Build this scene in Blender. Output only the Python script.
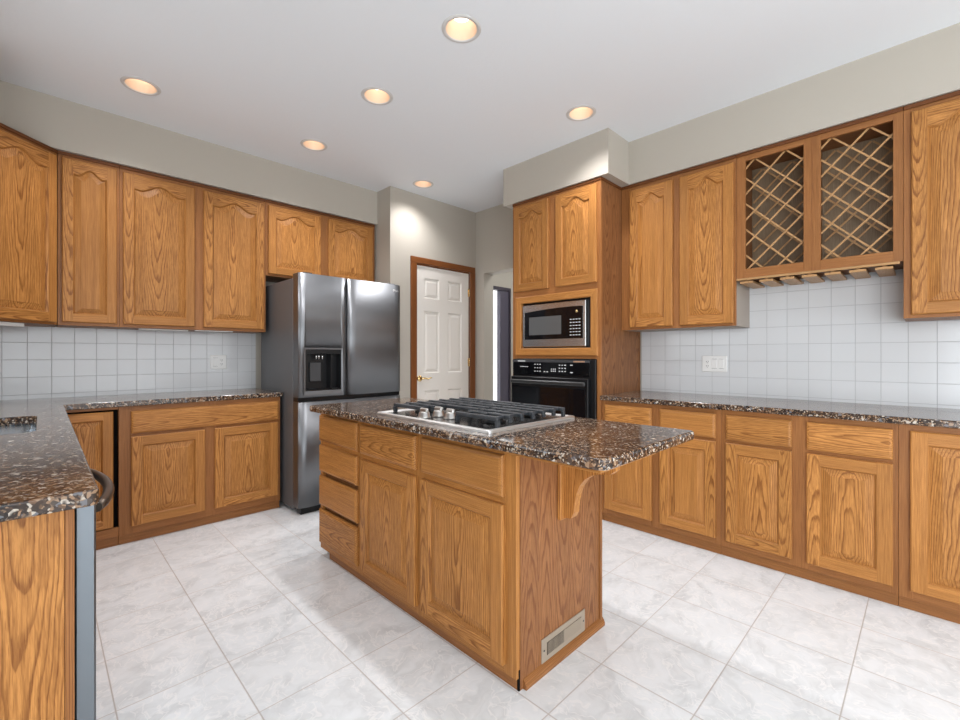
import bpy, bmesh, math, random
from mathutils import Vector, Matrix
random.seed(7)
PI = math.pi
for o in list(bpy.data.objects):
    bpy.data.objects.remove(o)
SC = bpy.context.scene
COL = SC.collection

# ------------------------------------------------------------------ camera
cam_d = bpy.data.cameras.new('camera')
cam = bpy.data.objects.new('camera', cam_d)
COL.objects.link(cam)
cam_d.sensor_width = 36
cam_d.lens = 443.7 * 36 / 960
cam_d.shift_y = -(360 - 355.16) / 960
cam_d.clip_start = 0.02
cam.location = (0, 0, 1.2054)
cam.rotation_euler = (PI / 2, 0, PI / 4 + 0.0045 - PI / 2)
SC.camera = cam

# ------------------------------------------------------------------ world, lights, exposure
w = bpy.data.worlds.new('world'); SC.world = w; w.use_nodes = True
w.node_tree.nodes['Background'].inputs[0].default_value = (0.93, 0.97, 1.0, 1)
w.node_tree.nodes['Background'].inputs[1].default_value = 2.4

def area(name, loc, rot, sx, sy, power, col):
    d = bpy.data.lights.new(name, 'AREA'); d.shape = 'RECTANGLE'; d.size = sx; d.size_y = sy
    d.energy = power; d.color = col
    o = bpy.data.objects.new(name, d); COL.objects.link(o); o.location = loc; o.rotation_euler = rot
    return o
# daylight through the window over the sink; rear, side and overhead fills are added
area('rear_window_fill', (1.5, -3.30, 1.35), (PI / 2, 0, 0), 3.4, 2.1, 20, (0.87, 0.94, 1.0))  # added fill light at an assumed rear window out of view
area('daylight_sink', (-0.50, 2.55, 1.62), (0, -PI / 2, 0), 0.9, 1.2, 3, (0.87, 0.94, 1.0))
area('side_window_fill', (-0.50, -1.15, 1.35), (0, -PI / 2, .35), 2.0, 2.0, 50, (0.87, 0.94, 1.0))  # fill added from the unseen left side, brightens island front and right cabinets
area('daylight_hall', (4.45, 3.90, 1.2), (-PI / 2, 0, 0), 0.8, 1.6, 5, (0.98, 0.99, 1.0))
area('overhead_fill', (1.5, -1.9, 2.78), (0, 0, 0), 3.0, 1.8, 4, (0.87, 0.94, 1.0))  # no known fixture: overhead fill added out of view to brighten the floor
area('hall_ceiling_light', (4.5, 2.8, 2.78), (0, 0, 0), 0.8, 0.8, 14, (0.95, 0.98, 1.0))
SPOT_POWER = 34
SC.view_settings.view_transform = 'Standard'
SC.view_settings.look = 'None'
SC.view_settings.exposure = 0.34
SC.view_settings.gamma = 1
SC.view_settings.use_curve_mapping = False
SC.cycles.max_bounces = 10
SC.cycles.diffuse_bounces = 6
SC.cycles.glossy_bounces = 4
SC.cycles.use_denoising = True
SC.cycles.sample_clamp_indirect = 6

# ------------------------------------------------------------------ material helpers
def new_mat(name, rough=0.5, metal=0.0, col=(.8, .8, .8), spec=0.5):
    m = bpy.data.materials.new(name); m.use_nodes = True
    b = m.node_tree.nodes['Principled BSDF']
    b.inputs['Base Color'].default_value = (*col, 1)
    b.inputs['Roughness'].default_value = rough
    b.inputs['Metallic'].default_value = metal
    b.inputs['Specular IOR Level'].default_value = spec
    return m, m.node_tree, b
def nd(t, typ, **kw):
    n = t.nodes.new(typ)
    for k, v in kw.items():
        setattr(n, k, v)
    return n
def lk(t, a, b):
    t.links.new(a, b)
def mth(t, op, a, b=None, c=None, clamp=False):
    n = nd(t, 'ShaderNodeMath', operation=op, use_clamp=clamp)
    for i, v in enumerate((a, b, c)):
        if v is None: continue
        if isinstance(v, (int, float)): n.inputs[i].default_value = v
        else: lk(t, v, n.inputs[i])
    return n.outputs[0]
def vmul(t, v, s):
    n = nd(t, 'ShaderNodeVectorMath', operation='MULTIPLY'); lk(t, v, n.inputs[0]); n.inputs[1].default_value = s
    return n.outputs[0]
def noise(t, v, scale, detail=2, rough=.5, out=0):
    n = nd(t, 'ShaderNodeTexNoise'); lk(t, v, n.inputs['Vector'])
    n.inputs['Scale'].default_value = scale; n.inputs['Detail'].default_value = detail; n.inputs['Roughness'].default_value = rough
    return n.outputs[out]
def ramp(t, f, stops, interp='LINEAR'):
    n = nd(t, 'ShaderNodeValToRGB'); e = n.color_ramp.elements; n.color_ramp.interpolation = interp
    while len(e) < len(stops): e.new(0.5)
    for i, (p, c) in enumerate(stops):
        e[i].position = p; e[i].color = (*c, 1) if len(c) == 3 else c
    lk(t, f, n.inputs[0]); return n.outputs[0]
def mix(t, f, a, b, mode='MIX'):
    n = nd(t, 'ShaderNodeMix', data_type='RGBA', blend_type=mode)
    if isinstance(f, (int, float)): n.inputs[0].default_value = f
    else: lk(t, f, n.inputs[0])
    for i, v in ((6, a), (7, b)):
        if isinstance(v, tuple): n.inputs[i].default_value = (*v, 1) if len(v) == 3 else v
        else: lk(t, v, n.inputs[i])
    return n.outputs[2]
def bump(t, b, h, strength, dist=.001):
    n = nd(t, 'ShaderNodeBump'); n.inputs['Strength'].default_value = strength; n.inputs['Distance'].default_value = dist
    lk(t, h, n.inputs['Height']); lk(t, n.outputs[0], b.inputs['Normal'])
def objco(t):
    return nd(t, 'ShaderNodeTexCoord').outputs['Object']
def sep(t, v):
    n = nd(t, 'ShaderNodeSeparateXYZ'); lk(t, v, n.inputs[0]); return n.outputs
def comb(t, x, y, z):
    n = nd(t, 'ShaderNodeCombineXYZ')
    for i, v in enumerate((x, y, z)):
        if isinstance(v, (int, float)): n.inputs[i].default_value = v
        else: lk(t, v, n.inputs[i])
    return n.outputs[0]

def oak(name, early, late, pore, strength=.75, rough=.36):
    """Flat-sawn oak: growth rings round the board's own pith line, cut at a slant, so they open into arches."""
    m, t, b = new_mat(name, rough, spec=.26)
    at = nd(t, 'ShaderNodeAttribute', attribute_name='wood')
    tn = nd(t, 'ShaderNodeAttribute', attribute_name='tone').outputs['Fac']
    v = at.outputs['Vector']
    wob = noise(t, vmul(t, v, (9, 9, 2.2)), 1.0, 2, .55, 1)
    wv = nd(t, 'ShaderNodeVectorMath', operation='SUBTRACT'); lk(t, wob, wv.inputs[0]); wv.inputs[1].default_value = (.5, .5, .5)
    fine = noise(t, vmul(t, v, (55, 55, 7)), 1.0, 2, .5, 1)
    fv = nd(t, 'ShaderNodeVectorMath', operation='SUBTRACT'); lk(t, fine, fv.inputs[0]); fv.inputs[1].default_value = (.5, .5, .5)
    a1 = nd(t, 'ShaderNodeVectorMath', operation='ADD'); lk(t, v, a1.inputs[0]); lk(t, vmul(t, wv.outputs[0], (.034, .022, 0)), a1.inputs[1])
    a2 = nd(t, 'ShaderNodeVectorMath', operation='ADD'); lk(t, a1.outputs[0], a2.inputs[0]); lk(t, vmul(t, fv.outputs[0], (.006, .006, 0)), a2.inputs[1])
    s = sep(t, a2.outputs[0])
    r = mth(t, 'SQRT', mth(t, 'ADD', mth(t, 'MULTIPLY', s[0], s[0]), mth(t, 'MULTIPLY', s[1], s[1])))
    ring = mth(t, 'FRACT', mth(t, 'MULTIPLY', r, 125.0))
    lat = ramp(t, ring, [(0, (.15, .15, .15)), (.08, (0, 0, 0)), (.60, (.08, .08, .08)), (.84, (1, 1, 1)), (.95, (1, 1, 1)), (1, (.15, .15, .15))])
    pv = noise(t, vmul(t, v, (420, 420, 9)), 1.0, 2, .6)
    pores = ramp(t, pv, [(.50, (0, 0, 0)), (.66, (1, 1, 1))])
    big = noise(t, vmul(t, v, (14, 14, 1.6)), 1.0, 3, .6)
    c = mix(t, ramp(t, big, [(.3, (0, 0, 0)), (.7, (1, 1, 1))]), early, tuple(x * .78 for x in early))
    patch = noise(t, vmul(t, v, (22, 22, 3.5)), 1.0, 2, .5)
    f = mth(t, 'MULTIPLY', lat, mth(t, 'MULTIPLY_ADD', pores, .40, .64))
    f = mth(t, 'MULTIPLY', f, mth(t, 'MULTIPLY_ADD', patch, 1.5, .40), clamp=True)
    streak = noise(t, vmul(t, v, (170, 170, 4)), 1.0, 3, .65)
    c = mix(t, ramp(t, streak, [(.38, (0, 0, 0)), (.70, (.6, .6, .6))]), c, late)
    c = mix(t, mth(t, 'MULTIPLY', f, strength), c, late)
    c = mix(t, mth(t, 'MULTIPLY', pores, .36), c, pore)
    hs = nd(t, 'ShaderNodeHueSaturation'); lk(t, c, hs.inputs['Color']); lk(t, tn, hs.inputs['Value'])
    lk(t, hs.outputs[0], b.inputs['Base Color'])
    lk(t, mth(t, 'MULTIPLY_ADD', pores, .12, rough), b.inputs['Roughness'])
    bump(t, b, mth(t, 'ADD', mth(t, 'MULTIPLY', pores, -.6), mth(t, 'MULTIPLY', lat, -.3)), .25, .0006)
    return m
OAK = oak('honey_oak', (.62, .278, .076), (.185, .060, .011), (.18, .058, .011), .9, .40)
OAKF = oak('face_frame_oak', (.44, .188, .060), (.17, .056, .016), (.15, .050, .014), .8)  # darker than the door oak, partly shade between doors put into the colour
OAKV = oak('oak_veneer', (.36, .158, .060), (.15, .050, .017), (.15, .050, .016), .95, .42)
OAKG = oak('grey_brown_plywood', (.30, .215, .135), (.19, .13, .08), (.15, .10, .06), .6, .5)
OAKD = oak('dark_oak_trim', (.235, .080, .022), (.13, .040, .012), (.10, .03, .01), .6)
OAKL = oak('pale_oak_strip', (.56, .33, .15), (.38, .19, .08), (.34, .17, .06), .5)

def plain(name, col, rough=.5, metal=0., spec=.5, bumpy=0., bscale=200):
    m, t, b = new_mat(name, rough, metal, col, spec)
    if bumpy:
        bump(t, b, noise(t, objco(t), bscale, 3, .6), bumpy, .002)
    return m
WALL = plain('greige_wall_paint', (.462, .420, .360), .65, 0, .3, .12, 130)
CEIL = plain('white_ceiling_paint', (.80, .82, .845), .8, 0, .2, .35, 60)
WHITE = plain('white_enamel', (.83, .82, .80), .3)
DOORW = plain('cream_white_door_paint', (.76, .71, .65), .38)
BLACK = plain('black_plastic', (.008, .008, .009), .3, 0, .3)
VOID = plain('painted_cavity_shade', (.008, .006, .005), .8, 0, .1)  # near-black paint on solid parts, stands in for shade inside gaps and openings
GLASSB = plain('black_oven_glass', (.004, .004, .005), .06, 0, .35)
IRON = plain('black_cast_iron', (.028, .032, .038), .42, 0, .5, .25, 600)
BRASS = plain('polished_brass', (.78, .55, .25), .22, 1)
LAMW = plain('taupe_laminate', (.36, .30, .25), .5)
BRONZE = plain('dark_bronze_handle', (.16, .125, .10), .3, .9)
DKFRAME = plain('dark_plum_frame', (.055, .045, .060), .5)
PLUM = plain('grey_purple_sash', (.085, .075, .105), .45)
VENTM = plain('tan_painted_steel', (.36, .295, .225), .4, .2)
CONE = plain('peach_reflector_cone', (.78, .60, .45), .4, 0)
RINGM = plain('white_trim_ring', (.62, .60, .58), .35)
LABEL = plain('pale_marking_ink', (.72, .72, .72), .5)
REDMARK = plain('amber_marking_ink', (.5, .28, .17), .5)
GRAYD = plain('charcoal_plastic', (.045, .045, .048), .4)
TRAYM = plain('stainless_tray', (.78, .77, .76), .36, 1)
KNOBM = plain('satin_steel_knob', (.50, .48, .46), .28, 1)
SINKM = plain('sink_steel', (.62, .66, .70), .25, 1)

def steel(name, col, rough, axis):
    m, t, b = new_mat(name, rough, 1, col)
    s = (260, 260, 2) if axis == 'z' else (2, 200, 200)
    n = noise(t, vmul(t, objco(t), s), 1.0, 2, .6)
    lk(t, mth(t, 'MULTIPLY_ADD', n, .06, rough - .03), b.inputs['Roughness'])
    lk(t, mix(t, n, tuple(x * .96 for x in col), col), b.inputs['Base Color'])
    bump(t, b, n, .02, .0003)
    return m
FRIDGE = steel('dark_brushed_steel', (.225, .23, .24), .42, 'z')
FRSIDE = plain('grey_coated_steel', (.135, .135, .14), .5, .25)
STEEL = steel('brushed_steel', (.62, .61, .60), .26, 'x')
DWSTEEL = steel('dishwasher_steel', (.20, .22, .24), .45, 'z')

def granite():
    m, t, b = new_mat('brown_granite', .13, spec=.5)
    co = objco(t)
    wob = noise(t, co, 30, 2, .5, 1)
    ad = nd(t, 'ShaderNodeVectorMath', operation='ADD'); lk(t, co, ad.inputs[0]); lk(t, vmul(t, wob, (.012, .012, .012)), ad.inputs[1])
    def vor(scale):
        n = nd(t, 'ShaderNodeTexVoronoi'); lk(t, ad.outputs[0], n.inputs['Vector']); n.inputs['Scale'].default_value = scale
        return sep(t, n.outputs['Color'])[0]
    v1, v2 = vor(95), vor(190)
    pal = [(0, (.005, .005, .007)), (.40, (.030, .022, .020)), (.50, (.16, .082, .045)), (.60, (.05, .046, .045)), (.72, (.36, .24, .155)), (.86, (.62, .56, .48)), (.94, (.16, .175, .20))]
    c1 = ramp(t, v1, pal, 'CONSTANT')
    c2 = ramp(t, v2, [(0, (.008, .007, .008)), (.38, (.12, .066, .036)), (.54, (.34, .21, .125)), (.68, (.03, .027, .027)), (.90, (.58, .50, .41))], 'CONSTANT')
    big = noise(t, co, 9, 3, .6)
    c = mix(t, ramp(t, noise(t, co, 60, 2), [(.45, (0, 0, 0)), (.55, (1, 1, 1))]), c1, c2)
    c = mix(t, ramp(t, big, [(.35, (0, 0, 0)), (.75, (.55, .55, .55))]), c, (.15, .082, .046))
    lk(t, c, b.inputs['Base Color'])
    return m
GRAN = granite()

def grid_mask(t, co, ax, off, pitch, half):
    p = mth(t, 'FRACT', mth(t, 'DIVIDE', mth(t, 'SUBTRACT', co, off), pitch))
    d = mth(t, 'MINIMUM', p, mth(t, 'SUBTRACT', 1.0, p))
    return mth(t, 'SUBTRACT', 1.0, mth(t, 'DIVIDE', d, half / pitch, clamp=True), clamp=True)
def cell(t, co, off, pitch):
    return mth(t, 'FLOOR', mth(t, 'DIVIDE', mth(t, 'SUBTRACT', co, off), pitch))
def tile_mat(name, ax, offa, offz, pitch):
    m, t, b = new_mat(name, .16, spec=.5)
    s = sep(t, objco(t))
    a = s['XYZ'.index(ax)]
    g = mth(t, 'MAXIMUM', grid_mask(t, a, ax, offa, pitch, .0022), grid_mask(t, s[2], 'Z', offz, pitch, .0022))
    wn = nd(t, 'ShaderNodeTexWhiteNoise', noise_dimensions='2D'); lk(t, comb(t, cell(t, a, offa, pitch), cell(t, s[2], offz, pitch), 0), wn.inputs['Vector'])
    c = mix(t, wn.outputs['Value'], (.645, .65, .66), (.67, .675, .685))
    lk(t, mix(t, g, c, (.36, .36, .37)), b.inputs['Base Color'])
    lk(t, mth(t, 'MULTIPLY_ADD', g, .5, .16), b.inputs['Roughness'])
    bump(t, b, mth(t, 'MULTIPLY', g, -1.0), .6, .0015)
    return m
TILEB = tile_mat('white_wall_tile_back', 'X', .055, 1.0585, .1157)
TILER = tile_mat('white_wall_tile_side', 'Y', 1.120, 1.0475, .1157)
def floor_mat():
    m, t, b = new_mat('marbled_floor_tile', .22, spec=.45)
    co = objco(t); s = sep(t, co)
    px, py = .3435, .3455
    g = mth(t, 'MAXIMUM', grid_mask(t, s[0], 'X', .525, px, .0042), grid_mask(t, s[1], 'Y', .206, py, .0036))
    cx, cy = cell(t, s[0], .525, px), cell(t, s[1], .206, py)
    wn = nd(t, 'ShaderNodeTexWhiteNoise', noise_dimensions='2D'); lk(t, comb(t, cx, cy, 0), wn.inputs['Vector'])
    sh = nd(t, 'ShaderNodeVectorMath', operation='MULTIPLY_ADD'); lk(t, wn.outputs['Color'], sh.inputs[0]); sh.inputs[1].default_value = (9, 9, 9); lk(t, co, sh.inputs[2])
    v = sh.outputs[0]
    wob = noise(t, v, 4, 3, .6, 1)
    ad = nd(t, 'ShaderNodeVectorMath', operation='MULTIPLY_ADD'); lk(t, wob, ad.inputs[0]); ad.inputs[1].default_value = (.35, .35, .35); lk(t, v, ad.inputs[2])
    n1 = noise(t, vmul(t, ad.outputs[0], (1, 1.8, 1)), 6, 5, .62)
    c = ramp(t, n1, [(.28, (.615, .635, .65)), (.46, (.74, .765, .78)), (.56, (.80, .825, .845)), (.70, (.835, .86, .88))])
    vein = noise(t, vmul(t, ad.outputs[0], (1.6, .8, 1)), 9, 3, .6)
    vn = mth(t, 'ABSOLUTE', mth(t, 'SUBTRACT', vein, .5))
    c = mix(t, ramp(t, vn, [(0, (.75, .75, .75)), (.028, (0, 0, 0))]), c, (.90, .90, .90))
    c = mix(t, mth(t, 'MULTIPLY', wn.outputs['Value'], .25), c, (.73, .73, .73))
    lk(t, mix(t, mth(t, 'MULTIPLY', g, .9), c, (.42, .37, .335)), b.inputs['Base Color'])
    lk(t, mth(t, 'MULTIPLY_ADD', g, .4, .24), b.inputs['Roughness'])
    bump(t, b, mth(t, 'ADD', mth(t, 'MULTIPLY', g, -1.0), mth(t, 'MULTIPLY', n1, .15)), .4, .0015)
    return m
FLOORM = floor_mat()
def emis(name, col, s):
    m, t, b = new_mat(name, .5, 0, col)
    b.inputs['Emission Color'].default_value = (*col, 1); b.inputs['Emission Strength'].default_value = s
    return m
BULB = emis('warm_lit_lamp', (1.0, .92, .83), 2.3)
def glass_mat():
    m = bpy.data.materials.new('clear_window_glass'); m.use_nodes = True; t = m.node_tree
    t.nodes.remove(t.nodes['Principled BSDF'])
    tr = nd(t, 'ShaderNodeBsdfTransparent'); gl = nd(t, 'ShaderNodeBsdfGlossy'); gl.inputs['Roughness'].default_value = .02
    mx = nd(t, 'ShaderNodeMixShader'); mx.inputs[0].default_value = .06
    lk(t, tr.outputs[0], mx.inputs[1]); lk(t, gl.outputs[0], mx.inputs[2]); lk(t, mx.outputs[0], t.nodes['Material Output'].inputs[0])
    return m
GLASS = glass_mat()

# ------------------------------------------------------------------ mesh builder
AX = {'x': 0, 'y': 1, 'z': 2}
def grain(cx, cy, cz, ext, g, kind):
    """Function from a point to (across, through, along) wood coordinates of one board."""
    gi = AX[g]; oth = [i for i in range(3) if i != gi]
    oth.sort(key=lambda i: -ext[i])
    c = (cx, cy, cz); R = random.uniform
    ra = R(-5, 5)
    if kind == 'flat':
        ax, by, tilt = R(-.02, .02), R(.025, .05) , R(.035, .07) * random.choice((-1, 1))
        by += abs(tilt) * ext[gi] * .5
    elif kind == 'slab':
        ax, by, tilt = R(-.05, .05), R(.05, .1), R(.02, .04) * random.choice((-1, 1))
    else:
        ax, by, tilt = R(.07, .16) * random.choice((-1, 1)), R(.02, .08), R(-.012, .012)
    k = 1. if kind in ('flat', 'slab') else 2.4
    def f(p):
        al = p[gi] - c[gi]
        return (k * (p[oth[0]] - c[oth[0]] + ax), k * (p[oth[1]] - c[oth[1]] + by + tilt * al), al + ra)
    f.shift = ra
    return f
class MB:
    def __init__(self):
        self.v = []; self.f = []; self.w = []; self.t = []; self.m = []; self.s = []
    def face(self, pts, wf=None, tone=1., mi=0, smooth=False):
        i = len(self.v); self.v += [tuple(p) for p in pts]; self.f.append(tuple(range(i, i + len(pts))))
        self.w.append([wf(p) if wf else (0, 0, 0) for p in pts]); self.t.append(tone); self.m.append(mi); self.s.append(smooth)
    def box(self, x0, x1, y0, y1, z0, z1, g='z', kind='straight', c=.0015, tone=None, mi=0, wf=None):
        x0, x1 = min(x0, x1), max(x0, x1); y0, y1 = min(y0, y1), max(y0, y1); z0, z1 = min(z0, z1), max(z0, z1)
        ext = (x1 - x0, y1 - y0, z1 - z0)
        wf = wf or grain((x0 + x1) / 2, (y0 + y1) / 2, (z0 + z1) / 2, ext, g, kind)
        tone = random.uniform(.9, 1.1) if tone is None else tone
        c = min(c, min(ext) * .45)
        lo = (x0, y0, z0); hi = (x1, y1, z1)
        def P(s, k):  # corner s, inset along all axes but k
            return tuple((hi[i] if s[i] else lo[i]) + (0 if i == k else (-c if s[i] else c)) for i in range(3))
        if c <= 0: c = 0
        quads = {0: [(0, 0), (1, 0), (1, 1), (0, 1)]}
        for k in range(3):
            a, b = [i for i in range(3) if i != k]
            for e in (0, 1):
                loop = []
                for q in quads[0]:
                    s = [0, 0, 0]; s[k] = e; s[a] = q[0]; s[b] = q[1]; loop.append(P(s, k))
                flip = (e == 0) ^ (k == 1)
                self.face(loop[::-1] if flip else loop, wf, tone, mi)
        if c > 0:
            for k in range(3):  # edges along k
                a, b = [i for i in range(3) if i != k]
                for sa in (0, 1):
                    for sb in (0, 1):
                        s0 = [0, 0, 0]; s0[a] = sa; s0[b] = sb; s1 = list(s0); s1[k] = 1
                        loop = [P(s0, a), P(s1, a), P(s1, b), P(s0, b)]
                        self._out(loop, lo, hi, wf, tone, mi)
            for q in range(8):
                s = [q & 1, q >> 1 & 1, q >> 2 & 1]
                self._out([P(s, 0), P(s, 1), P(s, 2)], lo, hi, wf, tone, mi)
        return wf
    def _out(self, loop, lo, hi, wf, tone, mi):
        c = Vector([(lo[i] + hi[i]) / 2 for i in range(3)])
        a, b, d = (Vector(p) for p in loop[:3])
        n = (b - a).cross(d - a)
        if n.dot((a + d) / 2 - c) < 0: loop = loop[::-1]
        self.face(loop, wf, tone, mi)
    def strip(self, A, B, closed=False, wf=None, tone=1., mi=0, smooth=False):
        n = len(A)
        for i in range(n if closed else n - 1):
            j = (i + 1) % n
            self.face([A[i], A[j], B[j], B[i]], wf, tone, mi, smooth)
    def tube(self, pts, r, seg=10, mi=0, cap=True):
        pts = [Vector(p) for p in pts]; rings = []
        rr = r if isinstance(r, (list, tuple)) else [r] * len(pts)
        up = None
        for i, p in enumerate(pts):
            d = (pts[min(i + 1, len(pts) - 1)] - pts[max(i - 1, 0)]).normalized()
            if up is None:
                up = Vector((0, 0, 1)) if abs(d.z) < .9 else Vector((1, 0, 0))
            u = d.cross(up).normalized(); v = u.cross(d).normalized(); up = v
            rings.append([p + (u * math.cos(2 * PI * k / seg) + v * math.sin(2 * PI * k / seg)) * rr[i] for k in range(seg)])
        for a, b in zip(rings, rings[1:]): self.strip(b, a, True, mi=mi, smooth=True)
        if cap:
            self.face(rings[0][::-1][::-1], mi=mi); self.face(rings[-1][::-1], mi=mi)
    def lathe(self, prof, center, axis='z', seg=24, mi=0, smooth=True):
        cx, cy, cz = center; rings = []
        for r, h in prof:
            ring = []
            for k in range(seg):
                a = 2 * PI * k / seg; u, v = r * math.cos(a), r * math.sin(a)
                ring.append({'z': (cx + u, cy + v, cz + h), 'y': (cx + u, cy + h, cz + v), 'x': (cx + h, cy + u, cz + v)}[axis])
            rings.append(ring)
        for a, b in zip(rings, rings[1:]): self.strip(a, b, True, mi=mi, smooth=smooth)
        for (r, h), ring, fl in ((prof[0], rings[0], True), (prof[-1], rings[-1], False)):
            if r > 1e-5: self.face(ring[::-1] if fl else ring, mi=mi)
    def prism(self, poly, axis, a0, a1, wf=None, tone=1., mi=0):
        def P(p, h):
            return {'z': (p[0], p[1], h), 'y': (p[0], h, p[1]), 'x': (h, p[0], p[1])}[axis]
        A = [P(p, a0) for p in poly]; B = [P(p, a1) for p in poly]
        self.face(A[::-1], wf, tone, mi); self.face(B, wf, tone, mi); self.strip(A, B, True, wf, tone, mi)
    def build(self, name, mats, parent=None, loc=(0, 0, 0), rot=(0, 0, 0), recalc=True, bevel=None):
        me = bpy.data.meshes.new(name); me.from_pydata(self.v, [], self.f)
        flat = [x for w_ in self.w for p in w_ for x in p]
        me.attributes.new('wood', 'FLOAT_VECTOR', 'CORNER'); me.attributes['wood'].data.foreach_set('vector', flat)
        me.attributes.new('tone', 'FLOAT', 'CORNER'); me.attributes['tone'].data.foreach_set('value', [t_ for t_, f_ in zip(self.t, self.f) for _ in f_])
        mats = mats if isinstance(mats, (list, tuple)) else [mats]
        for m_ in mats: me.materials.append(m_)
        me.polygons.foreach_set('material_index', self.m); me.polygons.foreach_set('use_smooth', self.s)
        bm = bmesh.new(); bm.from_mesh(me)
        bmesh.ops.remove_doubles(bm, verts=bm.verts, dist=1e-6)
        if recalc: bmesh.ops.recalc_face_normals(bm, faces=bm.faces)
        bm.to_mesh(me); bm.free()
        o = bpy.data.objects.new(name, me); COL.objects.link(o)
        if parent: o.parent = parent
        o.location = loc; o.rotation_euler = rot
        if bevel:
            md = o.modifiers.new('bevel', 'BEVEL'); md.width = bevel; md.segments = 3; md.limit_method = 'ANGLE'; md.angle_limit = .7
        return o
def cut(o, cutters):
    """Boolean-subtract closed meshes from o once and for all."""
    tmp = []
    for mb in cutters:
        c = mb.build('cutter', BLACK); tmp.append(c)
        c.matrix_world = Matrix()
        c.parent = o.parent
        md = o.modifiers.new('b', 'BOOLEAN'); md.operation = 'DIFFERENCE'; md.object = c; md.solver = 'EXACT'
    bpy.context.view_layer.update()
    dg = bpy.context.evaluated_depsgraph_get()
    me = bpy.data.meshes.new_from_object(o.evaluated_get(dg))
    o.modifiers.clear(); o.data = me
    for c in tmp: bpy.data.objects.remove(c)
def tag(o, label=None, cat=None, group=None, kind=None):
    for k, v in (('label', label), ('category', cat), ('group', group), ('kind', kind)):
        if v: o[k] = v
    return o
def empty(name, loc, rz=0, **kw):
    o = bpy.data.objects.new(name, None); COL.objects.link(o); o.location = loc; o.rotation_euler = (0, 0, rz); o.empty_display_size = .1
    return tag(o, **kw)
def boxo(name, mat, x0, x1, y0, y1, z0, z1, parent=None, g='z', kind='straight', c=.0015, tone=1., bevel=None):
    mb = MB(); mb.box(x0, x1, y0, y1, z0, z1, g, kind, c, tone); return mb.build(name, mat, parent, bevel=bevel)
def struct(name, mat, *b, label=None, cat=None):
    o = boxo(name, mat, *b, c=0); tag(o, label, cat, kind='structure'); return o

# ------------------------------------------------------------------ room shell
XL, XR, YB, YR, HC = -0.55, 3.529, 4.213, -3.4, 2.83
struct('floor', FLOORM, XL - .15, 5.6, YR - .15, 4.4, -.06, 0, label='pale marbled square ceramic tile floor with thin grout lines', cat='floor')
LIGHTS = [(.432, 3.342), (1.50, 2.43), (1.49, 1.635), (2.577, 1.637), (1.503, 3.34), (2.58, 3.37)]
ceil = struct('ceiling', CEIL, XL - .15, 5.6, YR - .15, 4.4, HC, HC + .03, label='flat white lightly textured ceiling with recessed lights', cat='ceiling')
cs = []
for x, y in LIGHTS:
    mb = MB(); mb.lathe([(.082, HC - .05), (.082, HC + .1)], (x, y, 0), seg=32); cs.append(mb)
cut(ceil, cs)
mb = MB()
mb.box(XL - .15, 2.54, YB, YB + .12, 0, HC, c=0)
tag(mb.build('wall_back', WALL), 'greige wall behind the fridge and its cabinets', 'wall', kind='structure')
mb = MB()                                            # sink wall with a window hole
SW = (1.95, 3.15, 1.15, 2.1)
LW_ = (-2.2, -.1, .25, 2.4)
mb.box(XL - .15, XL, YR - .15, LW_[0], 0, HC, c=0); mb.box(XL - .15, XL, LW_[1], SW[0], 0, HC, c=0); mb.box(XL - .15, XL, SW[1], YB, 0, HC, c=0)
mb.box(XL - .15, XL, LW_[0], LW_[1], 0, LW_[2], c=0); mb.box(XL - .15, XL, LW_[0], LW_[1], LW_[3], HC, c=0)
mb.box(XL - .15, XL, SW[0], SW[1], 0, SW[2], c=0); mb.box(XL - .15, XL, SW[0], SW[1], SW[3], HC, c=0)
tag(mb.build('wall_left', WALL), 'greige wall over the sink with a window', 'wall', kind='structure')
mb = MB()                                            # pantry closet: side, then front with door hole
PX, PY = 2.385, 3.63
DX0, DX1, DZ = 2.69, 3.435, 2.135
mb.box(PX, PX + .12, PY + .12, YB, 0, HC, c=0)
mb.box(PX, DX0, PY, PY + .12, 0, HC, c=0); mb.box(DX1, XR + .15, PY, PY + .12, 0, HC, c=0); mb.box(DX0, DX1, PY, PY + .12, DZ, HC, c=0)
tag(mb.build('wall_pantry', WALL), 'greige pantry wall around the white six-panel door', 'wall', kind='structure')
mb = MB()                                            # right wall with an opening to the hall
OY0, OY1, OZ = 2.62, 3.498, 2.122
mb.box(XR, XR + .15, YR - .15, OY0, 0, HC, c=0); mb.box(XR, XR + .15, OY1, PY, 0, HC, c=0); mb.box(XR, XR + .15, OY0, OY1, OZ, HC, c=0)
tag(mb.build('wall_right', WALL), 'greige wall with an open doorway beside the oven cabinet', 'wall', kind='structure')
mb = MB()                                            # rear wall with assumed windows, added to let light in
mb.box(XL, -.25, YR - .15, YR, 0, HC, c=0); mb.box(3.25, XR, YR - .15, YR, 0, HC, c=0); mb.box(-.25, 3.25, YR - .15, YR, 2.4, HC, c=0); mb.box(-.25, 3.25, YR - .15, YR, 0, .25, c=0)
tag(mb.build('wall_rear', WALL), 'greige wall with wide added windows facing the kitchen', 'wall', kind='structure')
wn = empty('added_window_2', (0, 0, 0), kind='structure', label='unseen wide rear window of three panes, added to light the room', cat='window')  # assumed window, out of view, added for the rear fill
mb = MB()
for x in (-.25, .9, 2.05, 3.19): mb.box(x, x + .06, YR - .1, YR - .04, .25, 2.4)
mb.box(-.19, 3.19, YR - .1, YR - .04, .25, .31); mb.box(-.19, 3.19, YR - .1, YR - .04, 2.34, 2.4)
mb.build('window_frame', WHITE, wn)
wn = empty('window_3', (0, 0, 0), kind='structure', label='window over the kitchen sink', cat='window')
mb = MB()
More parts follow.
